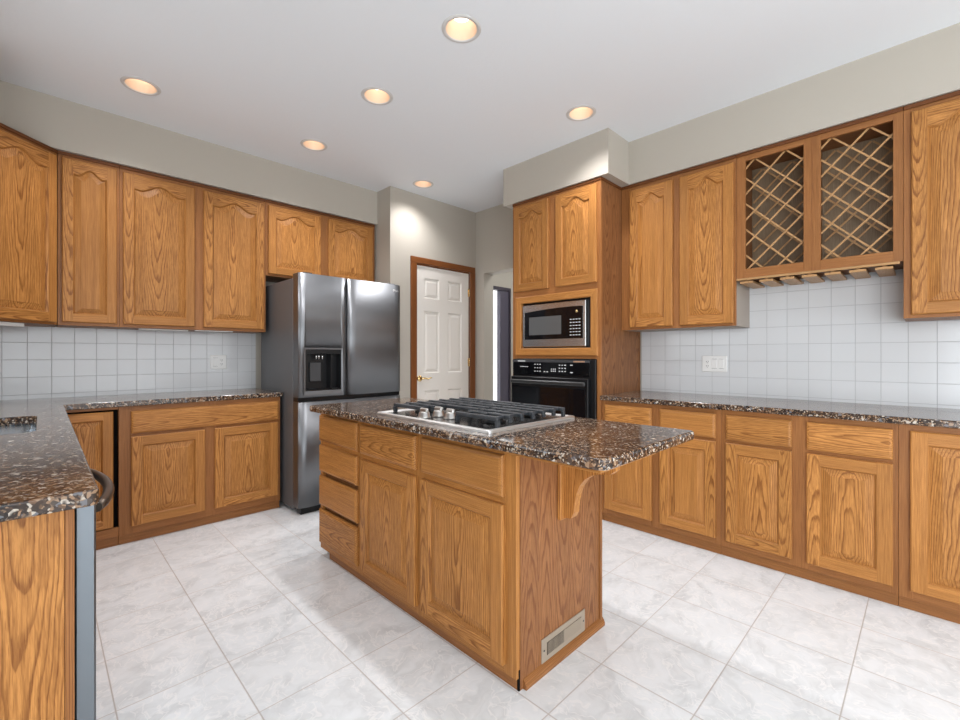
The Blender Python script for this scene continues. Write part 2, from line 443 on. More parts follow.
for y in (SW[0], 2.52, SW[1] - .06): mb.box(XL - .1, XL - .05, y, y + .06, SW[2], SW[3])
mb.box(XL - .1, XL - .05, SW[0] + .06, SW[1] - .06, SW[2], SW[2] + .06); mb.box(XL - .1, XL - .05, SW[0] + .06, SW[1] - .06, SW[3] - .06, SW[3])
mb.build('window_frame', WHITE, wn)
wn = empty('added_window_4', (0, 0, 0), kind='structure', label='unseen wide side window past the sink counter, added to light the island', cat='window')  # invented window, out of view, added to carry the side fill
mb = MB()
for y in (LW_[0], -1.18, LW_[1] - .06): mb.box(XL - .1, XL - .05, y, y + .06, LW_[2], LW_[3])
mb.box(XL - .1, XL - .05, LW_[0] + .06, LW_[1] - .06, LW_[2], LW_[2] + .06); mb.box(XL - .1, XL - .05, LW_[0] + .06, LW_[1] - .06, LW_[3] - .06, LW_[3])
mb.build('window_frame', WHITE, wn)
# hall beyond the opening, its wall faces the kitchen and holds a dark framed glass door
HY = 4.0
mb = MB()
mb.box(XR + .15, 4.0, HY, HY + .12, 0, HC, c=0); mb.box(4.56, 5.6, HY, HY + .12, 0, HC, c=0); mb.box(4.0, 4.56, HY, HY + .12, 2.115, HC, c=0)
mb.box(5.45, 5.6, YR, HY, 0, HC, c=0)
mb.box(XR + .15, XR + .27, PY + .12, HY, 0, HC, c=0)
tag(mb.build('wall_hall', WALL), 'greige hall wall seen through the open doorway', 'wall', kind='structure')
wn = empty('window_1', (4.28, HY, 0), kind='structure', label='tall dark framed glass door at the end of the hall', cat='window')
mb = MB()
mb.box(-.28, -.245, .0, .10, 0, 2.115); mb.box(.255, .28, .0, .10, 0, 2.115); mb.box(-.245, .255, .0, .10, 2.075, 2.115); mb.box(-.245, .255, 0, .1, 0, .04)
mb.build('window_frame', DKFRAME, wn)
mb = MB(); mb.box(.085, .255, .02, .08, .04, 2.075)
mb.build('sash', PLUM, wn)
mb = MB(); mb.box(-.245, .085, .045, .05, .04, 2.075, c=0)
mb.build('pane', GLASS, wn)
struct('patio_wall', WHITE, 3.6, 5.8, 5.2, 5.3, -.06, 2.6, label='sunlit white wall outside the hall door', cat='wall')

# soffits
SB, ST = 2.507, HC
mb = MB(); mb.box(XL, PX, 3.859, YB, SB, ST, c=0); mb.box(XL, -.22, 3.3, 3.859, SB, ST, c=0)
tag(mb.build('soffit_back', WALL), 'greige soffit above the wall cabinets beside the fridge', 'soffit', kind='structure')
mb = MB(); mb.box(3.19, XR, -1.0, 1.605, SB, ST, c=0); mb.box(2.88, XR, 1.605, 2.615, SB, ST, c=0)
tag(mb.build('soffit_right', WALL), 'greige stepped soffit over the oven and wine rack cabinets', 'soffit', kind='structure')
# tile backsplashes
tag(boxo('backsplash_back', TILEB, XL, 1.36, YB - .008, YB, .914, 1.5, c=0), 'white square tile backsplash beside the fridge', 'backsplash', kind='structure')
tag(boxo('backsplash_right', TILER, XR - .008, XR, -.9, 1.66, .914, 1.78, c=0), 'white square tile backsplash under the wine rack', 'backsplash', kind='structure')

# pantry door
dr = empty('door_1', (DX0, PY, 0), kind='structure', label='closed cream white six-panel pantry door in a dark oak frame', cat='door')
W, H = DX1 - DX0, DZ
mb = MB()
cw = .072
for x0, x1 in ((-cw, 0), (W, W + cw)):
    mb.box(x0, x1, -.018, 0, 0, H, 'z', c=.004)
mb.box(-cw, W + cw, -.018, 0, H, H + cw - .01, 'x', c=.004)
mb.box(0, .014, 0, .12, 0, H, 'z'); mb.box(W - .014, W, 0, .12, 0, H, 'z'); mb.box(.014, W - .014, 0, .12, H - .014, H, 'x')
mb.build('casing', OAKD, dr)
mb = MB()
L0, L1, LZ = .016, W - .016, H - .018
y0 = .004
cols = [(.105, .305), (.425, .625)]
rows = [(.24, .84), (1.02, 1.66), (1.79, 2.00)]
xs = [L0, cols[0][0], cols[0][1], cols[1][0], cols[1][1], L1]
for a, b_ in ((L0, cols[0][0]), (cols[0][1], cols[1][0]), (cols[1][1], L1)):
    mb.box(a, b_, y0, y0 + .036, .008, LZ, c=0)
zs = [.008] + [z for r_ in rows for z in r_] + [LZ]
for (a, b_) in cols:
    for i in range(0, len(zs), 2):
        mb.box(a, b_, y0, y0 + .036, zs[i], zs[i + 1], c=0)
    for z0, z1 in rows:
        def rect(ins, y): return [(a + ins, y, z0 + ins), (b_ - ins, y, z0 + ins), (b_ - ins, y, z1 - ins), (a + ins, y, z1 - ins)]
        LL = [rect(0, y0), rect(.012, y0 + .012), rect(.018, y0 + .012), rect(.042, y0 + .004)]
        for p, q in zip(LL, LL[1:]): mb.strip(p, q, True)
        mb.face(LL[-1])
leaf = mb.build('door_leaf', DOORW, dr, recalc=False)
for f_ in (leaf.data,):
    bm = bmesh.new(); bm.from_mesh(f_); bmesh.ops.recalc_face_normals(bm, faces=bm.faces); bm.to_mesh(f_); bm.free()
mb = MB(); lx, lz = .045, .968
mb.lathe([(.0, -.014), (.026, -.012), (.031, -.004), (.031, y0)], (lx, 0, lz), 'y', 20)
mb.tube([(lx, 0, lz), (lx, -.045, lz)], .010, 10)
mb.tube([(lx - .012, -.045, lz), (lx + .03, -.05, lz + .004), (lx + .07, -.05, lz - .006), (lx + .105, -.047, lz + .006), (lx + .125, -.045, lz + .004)], [.011, .010, .008, .007, .005], 10)
tag(mb.build('lever_handle', BRASS, dr), 'polished brass lever handle')
for z in (.25, 1.08, 1.86):
    mb = MB(); mb.tube([(W - .014, -.006, z), (W - .014, -.006, z + .09)], .007, 8); mb.box(W - .026, W - .016, 0, .0038, z + .002, z + .088, c=0)
    mb.build('hinge', BRASS, dr)

# ------------------------------------------------------------------ cabinet makers
def door_front(parent, x0, x1, z0, z1, arch=False, y=0., th=.020, name='door', sw=None, flat=None):
    """Raised panel oak door: frame mesh with its panel as a child."""
    w, h = x1 - x0, z1 - z0
    sw = sw or min(.058, w * .19)
    A = .052 if arch else 0.
    A = min(A, w * .16)
    top = h - (.050 if arch else sw) ; bot = sw
    N = 20 if arch else 1
    def prof(t):  # t -1..1 height drop below peak
        if not arch: return 0.
        a = abs(t)
        s = .5 * (1 + math.cos(PI * min(1, a / .80)))
        k = .10 * math.exp(-((a - .95) / .12) ** 2)
        return A * (1 - s) - A * k
    def loop(ins, yy):
        L, R = sw + ins, w - sw - ins
        pts = [(L, yy, bot + ins), (R, yy, bot + ins)]
        for i in range(N + 1):
            t = 1 - 2 * i / N
            pts.append(((L + R) / 2 + t * (R - L) / 2, yy, top - ins - prof(t)))
        return pts
    f = -th
    mb = MB()
    tone = random.uniform(.9, 1.08)
    def T(): return tone * random.uniform(.93, 1.07)
    c = .005
    stL = mb.box
    # stiles, full height with an eased outer edge
    for xa, xb, sgn in ((0, sw, -1), (w - sw, w, 1)):
        wf = grain((xa + xb) / 2, y, h / 2, (xb - xa, th, h), 'z', 'straight' if random.random() < .6 else 'flat')
        t_ = T()
        xo, xi = (xa, xb) if sgn < 0 else (xb, xa)
        d = c if sgn < 0 else -c
        mb.face([(xo + d, f, c), (xi, f, c), (xi, f, h - c), (xo + d, f, h - c)], wf, t_)
        mb.face([(xo + d, f, c), (xo + d, f, h - c), (xo, f + c, h), (xo, f + c, 0)], wf, t_)
        mb.face([(xo, f + c, 0), (xo, f + c, h), (xo, 0, h), (xo, 0, 0)], wf, t_)
        for zz, zi in ((0, c), (h, h - c)):
            mb.face([(xo + d, f, zi), (xi, f, zi), (xi, f + c, zz), (xo, f + c, zz)], wf, t_)
            mb.face([(xo, f + c, zz), (xi, f + c, zz), (xi, 0, zz), (xo, 0, zz)], wf, t_)
    # bottom rail
    wf = grain(w / 2, y, sw / 2, (w, th, sw), 'x', 'straight' if random.random() < .5 else 'flat'); t_ = T()
    mb.face([(sw, f, c), (w - sw, f, c), (w - sw, f, bot), (sw, f, bot)], wf, t_)
    mb.face([(sw, f, c), (w - sw, f, c), (w - sw, f + c, 0), (sw, f + c, 0)], wf, t_)
    mb.face([(sw, f + c, 0), (w - sw, f + c, 0), (w - sw, 0, 0), (sw, 0, 0)], wf, t_)
    # top rail
    wf = grain(w / 2, y, h - sw, (w, th, .1), 'x', 'flat' if arch else 'straight'); t_ = T()
    l3 = loop(0, f)[2:]
    for i in range(N):
        p, q = l3[i], l3[i + 1]
        mb.face([p, (p[0], f, h - c), (q[0], f, h - c), q], wf, t_)
    mb.face([(sw, f, h - c), (w - sw, f, h - c), (w - sw, f + c, h), (sw, f + c, h)], wf, t_)
    mb.face([(sw, f + c, h), (w - sw, f + c, h), (w - sw, 0, h), (sw, 0, h)], wf, t_)
    # sticking round the opening
    wfs = grain(w / 2, y, h / 2, (w, th, h), 'z', 'straight')
    a, b2, c2 = loop(0, f), loop(.006, f + .007), loop(.009, f + .012)
    mb.strip(a, b2, True, wfs, t_ * .95); mb.strip(b2, c2, True, wfs, t_ * .95)
    mb.face([(0, 0, 0), (0, 0, h), (w, 0, h), (w, 0, 0)], wfs, t_)
    o = mb.build(name, OAK, parent, (x0, y, z0))
    mb = MB()
    wp = grain(w / 2, f, h / 2, (w, .02, h), 'z', flat or ('flat' if random.random() < .8 else 'straight')); t_ = T()
    k = min(.036, w * .1)
    p0, p1, p2 = loop(.009, f + .012), loop(.009 + k, f + .0035), loop(.011 + k, f + .002)
    mb.strip(p0, p1, True, wp, t_); mb.strip(p1, p2, True, wp, t_); mb.face(p2, wp, t_)
    mb.build('raised_panel', OAK, o, recalc=True)
    return o
def drawer_front(parent, x0, x1, z0, z1, y=0., th=.020, name='drawer'):
    w, h = x1 - x0, z1 - z0
    mb = MB(); f = -th
    wf = grain(w / 2, 0, h / 2, (w, th, h), 'x', 'flat' if random.random() < .7 else 'straight'); t_ = random.uniform(.9, 1.08)
    def R(i, yy): return [(i, yy, i), (w - i, yy, i), (w - i, yy, h - i), (i, yy, h - i)]
    L = [R(0, 0), R(0, f + .009), R(.004, f + .004), R(.012, f + .001), R(.014, f)]
    for a, b_ in zip(L, L[1:]): mb.strip(a, b_, True, wf, t_)
    mb.face(L[-1], wf, t_); mb.face(L[0], wf, t_)
    return mb.build(name, OAK, parent, (x0, y, z0))
def face_frame(parent, w, z0, z1, stiles, rails, th=.019):
    mb = MB()
    for a, b_ in stiles: mb.box(a, b_, 0, th, z0, z1, 'z', c=.0008, tone=random.uniform(.92, 1.06))
    for (a, b_), (c_, d_) in zip(stiles, stiles[1:]):
        for za, zb in rails: mb.box(b_, c_, 0, th, za, zb, 'x', c=.0008, tone=random.uniform(.92, 1.06))
    return mb.build('face_frame', OAKF, parent)
def top_moulding(parent, x0, x1, zt):
    mb = MB(); mb.box(x0, x1, -.009, -.0003, zt - .024, zt - .001, 'x', c=.003, tone=.75); return mb.build('top_moulding', OAKD, parent)
def cabinet(name, label, loc, rz, w, z0, z1, d, doors, drawers, stiles, rails, group=None, arch=False, toe=True, body=None, cat='cabinet', hollow=False):
    """Local frame: x along the face, y into the cabinet, heights given above the floor."""
    base = 0. if toe else z0
    r = empty(name, (loc[0], loc[1], base), rz, label=label, cat=cat, group=group)
    Z = lambda z: z - base
    mb = MB()
    if hollow:
        mb.box(0, .018, .0192, d, Z(z0), Z(z1), tone=1.); mb.box(w - .018, w, .0192, d, Z(z0), Z(z1), tone=1.)
        mb.box(.018, w - .018, .0192, d, Z(z0), Z(z0) + .018, 'x', tone=1.); mb.box(.018, w - .018, d - .01, d, Z(z0) + .018, Z(z1), tone=1.)
    else:
        mb.box(0, w, .0192, d, Z(z0), Z(z1), 'z', 'slab', c=.001, tone=1.0)
    mb.build('carcass', body or OAKV, r)
    face_frame(r, w, Z(z0), Z(z1), stiles, [(Z(a), Z(b_)) for a, b_ in rails])
    if not toe: top_moulding(r, 0, w, Z(z1))
    for q in doors: door_front(r, q[0], q[1], Z(q[2]), Z(q[3]), arch, y=-.0003)
    for q in drawers: drawer_front(r, *q[:2], Z(q[2]), Z(q[3]), y=-.0003)
    if toe:
        mb = MB(); mb.box(0, w, .014, .032, 0, z0, 'x', 'straight', tone=.9); mb.build('toe_kick', OAKF, r)
    return r
RW, LW = -PI / 2, PI / 2
UB, UT = 1.397, 2.5065
UD = YB - 3.889 - .001
# ------------------------------------------------------------------ wall cabinets, back run
FY = 3.889
# diagonal corner unit: its body is a corner prism
dc = empty('corner_wall_cabinet', (.075, FY, UB), PI / 4, label='wall cabinet set diagonally across the corner above the sink counter', cat='cabinet', group='oak wall cabinets')
fw = .335 * math.sqrt(2)
mb = MB()
D = .229
poly = [(-fw, .0192), (0, .0192), (D, .229 + .0), (-fw / 2, fw / 2 + .229 * 2 - .005), (-fw - D, .229)]
mb.prism(poly, 'z', 0, UT - UB, grain(0, 0, 0, (1, 1, 1), 'z', 'straight')); mb.build('carcass', OAKV, dc)
mb = MB()
H = UT - UB
for a, b_ in ((-fw, -fw + .035), (-.035, 0)): mb.box(a, b_, 0, .019, 0, H, 'z', c=.0008, tone=1.)
for a, b_ in ((0, .03), (H - .05, H)): mb.box(-fw + .035, -.035, 0, .019, a, b_, 'x', c=.0008, tone=1.)
mb.build('face_frame', OAKF, dc)
top_moulding(dc, -fw, 0, H)
door_front(dc, -fw + .018, -.016, .014, H - .042, True, y=-.0003)
mb = MB(); mb.box(-fw + .06, -.17, .03, .06, -.022, -.001); tag(mb.build('light_strip', WHITE, dc), 'white light strip under the cabinet')

cabinet('wall_cabinet', 'narrow single-door oak wall cabinet next to the diagonal corner cabinet', (.078, FY), 0, .306, UB, UT, UD,
        [(.020, .292, 1.418, 2.466)], [], [(0, .030), (.276, .306)], [(UB, 1.43), (2.45, UT)], 'oak wall cabinets', True, False)
cabinet('wall_cabinet', 'two-door oak wall cabinet over the tile and beside the fridge', (.385, FY), 0, .950, UB, UT, UD,
        [(.018, .440, 1.418, 2.460), (.498, .933, 1.418, 2.460)], [], [(0, .028), (.43, .508), (.922, .950)], [(UB, 1.43), (2.45, UT)], 'oak wall cabinets', True, False)
cabinet('wall_cabinet', 'short two-door oak wall cabinet directly above the fridge', (1.336, FY), 0, 1.035, 1.872, UT, UD,
        [(.018, .472, 1.888, 2.460), (.545, 1.004, 1.888, 2.460)], [], [(0, .028), (.462, .555), (.995, 1.035)], [(1.872, 1.90), (2.45, UT)], 'oak wall cabinets', True, False)
mb = MB(); mb.box(.50, .80, 3.96, 3.99, UB - .009, UB - .0005); mb.box(.84, 1.10, 3.93, 3.96, UB - .008, UB - .0005)
tag(mb.build('under_cabinet_light', WHITE), 'slim white light strips under the two-door cabinet beside the fridge', 'light')

# ------------------------------------------------------------------ tall oven cabinet, wall cabinets of the right run
TX, TY, TW = 2.90, 2.522, .847
tc = empty('oven_cabinet', (TX, TY, 0), RW, label='tall oak cabinet housing the microwave and wall oven', cat='cabinet')
D = XR - TX - .001
mb = MB()
mb.box(0, .019, .0192, D, .06, UT, 'z', 'slab', tone=1.); 
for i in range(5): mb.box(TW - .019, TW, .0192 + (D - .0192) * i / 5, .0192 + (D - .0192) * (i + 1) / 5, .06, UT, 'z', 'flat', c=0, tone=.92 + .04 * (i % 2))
mb.box(.019, TW - .019, D - .012, D, .06, UT, 'z', 'slab', tone=1.); mb.box(.019, TW - .019, .0192, D - .012, UT - .018, UT, 'x', tone=1.)
for z in (.40, 1.185, 1.69): mb.box(.019, TW - .019, .0192, D - .012, z, z + .018, 'x', tone=.8)
mb.build('carcass', OAKV, tc)
mb = MB()
for a, b_ in ((0, .036), (TW - .036, TW)): mb.box(a, b_, 0, .019, .06, UT, 'z', c=.0008, tone=1.12)
for a, b_ in ((.06, .10), (.385, .425), (1.178, 1.21), (1.68, 1.76), (2.45, UT)): mb.box(.036, TW - .036, 0, .019, a, b_, 'x', c=.0008, tone=1.12)
mb.box(.375, .464, 0, .019, 1.76, 2.45, 'z', c=.0008, tone=1.1)
mb.build('face_frame', OAKF, tc)
top_moulding(tc, 0, TW, UT)
mb = MB(); mb.box(TW + .0003, TW + .008, -.009, .30, UT - .024, UT - .001, 'y', c=.003, tone=.75); mb.build('side_moulding', OAKD, tc)
door_front(tc, .026, .385, 1.742, 2.462, True, y=-.0003); door_front(tc, .454, .818, 1.742, 2.462, True, y=-.0003)
door_front(tc, .026, .42, .08, .395, False, y=-.0003); door_front(tc, .427, .818, .08, .395, False, y=-.0003)
mb = MB()
a0, a1, b0, b1 = .040, .826, 1.200, 1.694
i0, i1, j0, j1 = .102, .768, 1.262, 1.638
def ring4(x0, x1, z0, z1, y): return [(x0, y, z0), (x1, y, z0), (x1, y, z1), (x0, y, z1)]
LL = [ring4(a0, a1, b0, b1, -.0003), ring4(a0, a1, b0, b1, -.012), ring4(a0 + .006, a1 - .006, b0 + .006, b1 - .006, -.017), ring4(i0 - .006, i1 + .006, j0 - .006, j1 + .006, -.017), ring4(i0, i1, j0, j1, -.013), ring4(i0, i1, j0, j1, .019)]
for q in range(4):
    g_ = 'x' if q % 2 == 0 else 'z'
    wf = grain(.4, 0, 1.4, (.6, .02, .4), g_, 'straight'); t_ = random.uniform(1.0, 1.1)
    for A_, B_ in zip(LL, LL[1:]): mb.face([A_[q], A_[(q + 1) % 4], B_[(q + 1) % 4], B_[q]], wf, t_)
mb.build('microwave_surround', OAK, tc)
mb = MB(); mb.box(0, TW, .014, .032, 0, .06, 'x', tone=.9); mb.build('toe_kick', OAKF, tc)

# microwave
mw = empty('microwave', (TX + .006, TY, 1.2640), RW, label='built-in steel microwave with black window, above the oven', cat='microwave')
mb = MB(); mb.box(.104, .766, .012, .40, 0, .372, c=.002); mb.build('housing', BLACK, mw)
mx0, mx1, mz0, mz1 = .112, .722, .008, .358
mb = MB(); mb.box(mx0, mx1, -.012, .0118, mz0, mz1, c=.004); mb.build('front_panel', STEEL, mw)
mb = MB()      # black face with arched top
pts = [(mx0 + .028, mz0 + .062)]
pts += [(mx1 - .022, mz0 + .062)]
for i in range(13):
    t_ = 1 - i / 12
    pts.append((mx0 + .028 + t_ * (mx1 - mx0 - .05), mz1 - .072 + .030 * math.sin(PI * (.15 + .85 * t_) * .62)))
mb.prism([(x, z) for x, z in pts], 'y', -.016, -.012); mb.build('door', GLASSB, mw)
WING = plain('grey_microwave_window', (.10, .10, .10), .18)
mb = MB(); mb.box(mx0 + .075, mx0 + .395, -.0175, -.016, mz0 + .098, mz1 - .105, c=.0005); mb.build('window', WING, mw)
mb = MB()
for r_ in range(6):
    for q in range(4): mb.box(mx1 - .135 + q * .026, mx1 - .120 + q * .026, -.0175, -.016, mz0 + .085 + r_ * .024, mz0 + .091 + r_ * .024, c=0)
mb.build('key_pad', LABEL, mw)
mb = MB(); mb.lathe([(0, -.004), (.011, -.003), (.011, 0)], (mx1 - .075, -.016, mz1 - .082), 'y', 16); tag(mb.build('dial', BRASS, mw), 'small brass coloured round button')

# oven
ov = empty('wall_oven', (TX, TY, .425), RW, label='black built-in wall oven under the microwave', cat='oven')
oz = lambda z: z - .425
mb = MB(); mb.box(.040, TW - .040, .0195, .58, .020, .752, c=.002); mb.build('housing', BLACK, ov)
mb = MB(); mb.box(.022, TW - .030, -.024, -.0005, oz(.43), oz(1.174), c=.003); mb.build('trim_frame', BLACK, ov)
mb = MB(); mb.box(.026, TW - .075, -.032, -.0245, oz(1.045), oz(1.168), c=.002); cp = mb.build('control_panel', GLASSB, ov)
mb = MB(); mb.box(.026, TW - .075, -.0345, -.0322, oz(1.148), oz(1.166), c=.0008); mb.build('top_strip', GRAYD, ov)
def dash(mb, x0, x1, z0, z1, y): mb.box(x0, x1, y - .0006, y, z0, z1, c=0)
mb = MB()
for i in range(7): dash(mb, .086 + i * .0115, .0945 + i * .0115, oz(1.152), oz(1.162), -.0346)
mb.build('lettering', LABEL, cp)
keys = [(.11 + i * .022, .127 + i * .022, 1.108, 1.113) for i in range(4)]
for r_ in range(3):
    keys += [(.26 + q * .026, .272 + q * .026, 1.072 + r_ * .028, 1.079 + r_ * .028) for q in range(3)]
    keys += [(.50 + q * .026, .513 + q * .026, 1.076 + r_ * .024, 1.083 + r_ * .024) for q in range(3)]
keys += [(.355 + q * .026, .37 + q * .026, 1.070, 1.077) for q in range(2)]
for q in range(3): keys += [(.425 + q * .018, .435 + q * .018, 1.075, 1.084), (.425 + q * .018, .435 + q * .018, 1.092, 1.099)]
keys += [(.605, .627, z, z + .007) for z in (1.07, 1.125)]
for k_ in keys:
    mb = MB(); dash(mb, k_[0], k_[1], oz(k_[2]), oz(k_[3]), -.0322); mb.build('key', LABEL, cp)
mb = MB()
for i in range(8): dash(mb, .635 + i * .0125, .6445 + i * .0125, oz(1.151), oz(1.162), -.0346)
mb.build('lettering', REDMARK, cp)
mb = MB(); mb.box(.026, TW - .075, -.055, -.0245, oz(.45), oz(1.030), c=.004); od = mb.build('door', BLACK, ov)
mb = MB(); mb.box(.045, TW - .095, -.058, -.0552, oz(.48), oz(.955), c=.001); mb.build('door_glass', GLASSB, od)
mb = MB(); mb.box(.042, TW - .085, -.088, -.066, oz(.975), oz(1.006), c=.008); mb.box(.05, .08, -.066, -.0552, oz(.98), oz(1.0)); mb.box(TW - .13, TW - .10, -.066, -.0552, oz(.98), oz(1.0))
tag(mb.build('handle', plain('satin_black_handle', (.02, .02, .02), .35), od), 'satin black bar handle')

RX = 3.207
RD = XR - RX - .009
cabinet('wall_cabinet', 'two-door oak wall cabinet between the oven cabinet and the wine rack', (RX, 1.673), RW, .797, UB, UT, RD,
        [(.071, .395, 1.414, 2.456), (.443, .785, 1.414, 2.456)], [], [(0, .081), (.385, .453), (.775, .797)], [(UB, 1.43), (2.44, UT)], 'oak wall cabinets', True, False, body=LAMW)
cabinet('wall_cabinet', 'oak wall cabinet past the wine rack, cut off by the edge of the view', (RX, .089), RW, .84, UB, UT, RD,
        [(.029, .40, 1.414, 2.462), (.455, .82, 1.414, 2.462)], [], [(0, .036), (.39, .465), (.81, .84)], [(UB, 1.43), (2.44, UT)], 'oak wall cabinets', True, False)
# wine rack cabinet
WY, WW, WZ0 = .874, .784, 1.700
wc = empty('wine_rack_cabinet', (RX, WY, WZ0), RW, label='open oak wine rack cabinet with two diagonal lattices', cat='wine rack')
H = UT - WZ0
wo = [(.052, .357), (.438, .745)]
o0, o1 = 1.757 - WZ0, 2.450 - WZ0
mb = MB()
mb.box(0, .016, .0192, RD, 0, H, 'z', tone=.95); mb.box(WW - .016, WW, .0192, RD, 0, H, 'z', tone=.95); mb.box(.39, .406, .0192, RD - .01, .016, H - .016, 'z', tone=.95)
mb.box(.016, WW - .016, .0192, RD, 0, .016, 'x', tone=.95); mb.box(.016, WW - .016, .0192, RD, H - .016, H, 'x', tone=.95)
mb.build('carcass', OAKV, wc)
mb = MB(); mb.box(.0162, WW - .0162, RD - .010, RD, .0162, H - .0162, 'z', 'slab', tone=1.05); mb.build('back_panel', OAKG, wc)
face_frame(wc, WW, 0, H, [(0, wo[0][0]), (wo[0][1], wo[1][0]), (wo[1][1], WW)], [(0, o0), (o1, H)])
top_moulding(wc, 0, WW, H)
mb = MB()
mb.box(.3965, .3985, -.0008, -.0001, 0, H, c=0)
mb.build('center_seam', OAKD, wc)
def lattice(x0, x1, yy, parent, ph1, ph2):
    mb = MB(); pitch = .165; hw = .0046; h0, h1 = o0 - .004, o1 + .004
    for sgn in (1, -1):
        for k in range(-6, 12):
            # line z = sgn*(x-x0) + c
            c = h0 + (k + (ph1 if sgn > 0 else ph2)) * pitch
            pts = []
            for x in (x0, x1):
                pts.append((x, sgn * (x - x0) + c))
            (xa, za), (xb, zb) = pts
            def clip(z): return xa + (z - za) / (zb - za) * (xb - xa)
            lo, hi = min(za, zb), max(za, zb)
            if hi < h0 + .01 or lo > h1 - .01: continue
            if za < h0: xa, za = clip(h0), h0
            elif za > h1: xa, za = clip(h1), h1
            if zb < h0: xb, zb = xa + (h0 - za) * sgn, h0
            elif zb > h1: xb, zb = xa + (h1 - za) * sgn, h1
            if abs(xb - xa) < .012: continue
            d = Vector((xb - xa, 0, zb - za)).normalized(); n = Vector((-d.z, 0, d.x)) * hw
            A, B = Vector((xa, 0, za)), Vector((xb, 0, zb))
            ya = yy + (.0 if sgn > 0 else .0062)
            wf = grain(0, 0, 0, (.3, .01, .01), 'x', 'straight')
            P = [A - n, B - n, B + n, A + n]
            F = [Vector((p.x, ya, p.z)) for p in P]; K = [Vector((p.x, ya + .0058, p.z)) for p in P]
            t_ = random.uniform(.92, 1.05)
            mb.face(F, wf, t_); mb.face(K[::-1], wf, t_); mb.strip(F, K, True, wf, t_)
    return mb.build('lattice', OAKL, parent)
for x0, x1 in wo:
    lattice(x0 - .006, x1 + .006, .0195, wc, .94, .60)
    lattice(x0 - .012, x1 + .012, .235, wc, .94, .60)
mb = MB(); mb.box(.0, WW - .012, -.004, .016, -.014, -.0005, 'x', c=.002); rk = mb.build('stemware_rack', OAKL, wc)
for i in range(7):
    x = .055 + i * .109
    mb = MB(); mb.box(x - .009, x + .009, .018, RD - .005, -.020, -.0005, 'y', tone=1.0); mb.box(x - .036, x + .036, .006, RD - .005, -.034, -.0203, 'y', tone=1.0)
    mb.build('stemware_rail', OAKL, rk)

# ------------------------------------------------------------------ base cabinets
BX = 2.911
BD = XR - BX - .001
CT, CB = .914, .879
dzr = [(.06, .118), (.672, .712), (.838, CB)]
cabinet('base_cabinet', 'two-door, two-drawer oak base cabinet against the tall oven cabinet', (BX, 1.673), RW, .797, .06, CB, BD,
        [(.026, .374, .098, .684), (.428, .770, .098, .684)], [(.026, .374, .702, .850), (.428, .770, .702, .850)],
        [(0, .038), (.362, .44), (.758, .797)], dzr, 'oak base cabinets')
cabinet('base_cabinet', 'two-door, two-drawer oak base cabinet under the wine rack and outlet wall', (BX, .875), RW, .776, .06, CB, BD,
        [(.027, .355, .098, .684), (.420, .758, .098, .684)], [(.027, .355, .702, .850), (.420, .758, .702, .850)],
        [(0, .038), (.344, .432), (.747, .776)], dzr, 'oak base cabinets')
cabinet('base_cabinet', 'oak base cabinet with full-height door and no drawer, past the wine rack', (BX, .098), RW, .84, .06, CB, BD,
        [(.040, .395, .098, .850), (.45, .80, .098, .850)], [], [(0, .050), (.385, .46), (.79, .84)], [(.06, .118), (.838, CB)], 'oak base cabinets')
BY = 3.60
cabinet('base_cabinet', 'oak base cabinet with one wide drawer over two doors, beside the fridge', (.352, BY), 0, .993, .06, CB, YB - BY - .001,
        [(.061, .474, .108, .682), (.534, .972, .108, .682)], [(.061, .977, .700, .846)],
        [(0, .072), (.462, .545), (.962, .993)], dzr, 'oak base cabinets')
cc = empty('corner_base_cabinet', (.062, BY, 0), 0, label='corner oak base cabinet with its door standing ajar behind the sink counter end', cat='cabinet', group='oak base cabinets')
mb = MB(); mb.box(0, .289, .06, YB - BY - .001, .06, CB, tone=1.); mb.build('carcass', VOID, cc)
mb = MB(); mb.box(0, .289, 0, .019, .06, .118, 'x'); mb.build('bottom_rail', OAKF, cc)
mb = MB(); mb.box(0, .289, 0, .019, .862, CB, 'x'); mb.build('top_rail', OAKF, cc)
d_ = door_front(cc, .004, .262, .128, .852, False, y=-.0003, flat='flat')
mb = MB(); mb.box(0, .289, .014, .032, 0, .06, 'x', tone=.9); mb.build('toe_kick', OAKF, cc)
cabinet('base_cabinet', 'oak sink base cabinet behind the dishwasher', (.060, 1.965), LW, 1.63, .06, CB, .605,
        [(.05, .42, .108, .682), (.47, .84, .108, .682), (.90, 1.25, .108, .682)], [(.05, .84, .700, .846), (.90, 1.25, .700, .846)],
        [(0, .06), (.41, .48), (.83, .91), (1.24, 1.63)], dzr, 'oak base cabinets', hollow=True)
# end panel and dishwasher
ep = empty('cabinet_end_panel', (XL, 1.358, 0), 0, label='flat oak end panel of the sink counter beside the dishwasher', cat='panel')
mb = MB(); mb.box(0.001, .415, 0, .022, 0, CB, 'z', 'flat', c=0, tone=1.06); mb.box(.415, .588, 0, .022, 0, CB, 'z', 'flat', c=0, tone=1.1); mb.build('panel', OAK, ep)
mb = MB(); mb.box(.5885, .605, -.002, .022, 0, CB, 'z', 'straight', tone=1.0); mb.build('edge_strip', OAKF, ep)
dw = empty('dishwasher', (.056, 1.672, 0), LW, label='stainless dishwasher at the end of the sink counter', cat='dishwasher')
mb = MB(); mb.box(-.288, .288, .001, .56, .09, .872, c=.002); mb.build('tub', GRAYD, dw)
mb = MB(); mb.box(-.288, .288, -.038, 0, .10, .868, c=.004); dd = mb.build('door', DWSTEEL, dw)
mb = MB(); mb.box(-.27, .27, .06, .08, 0, .09); mb.build('toe_plate', BLACK, dw)
mb = MB()
hp = []
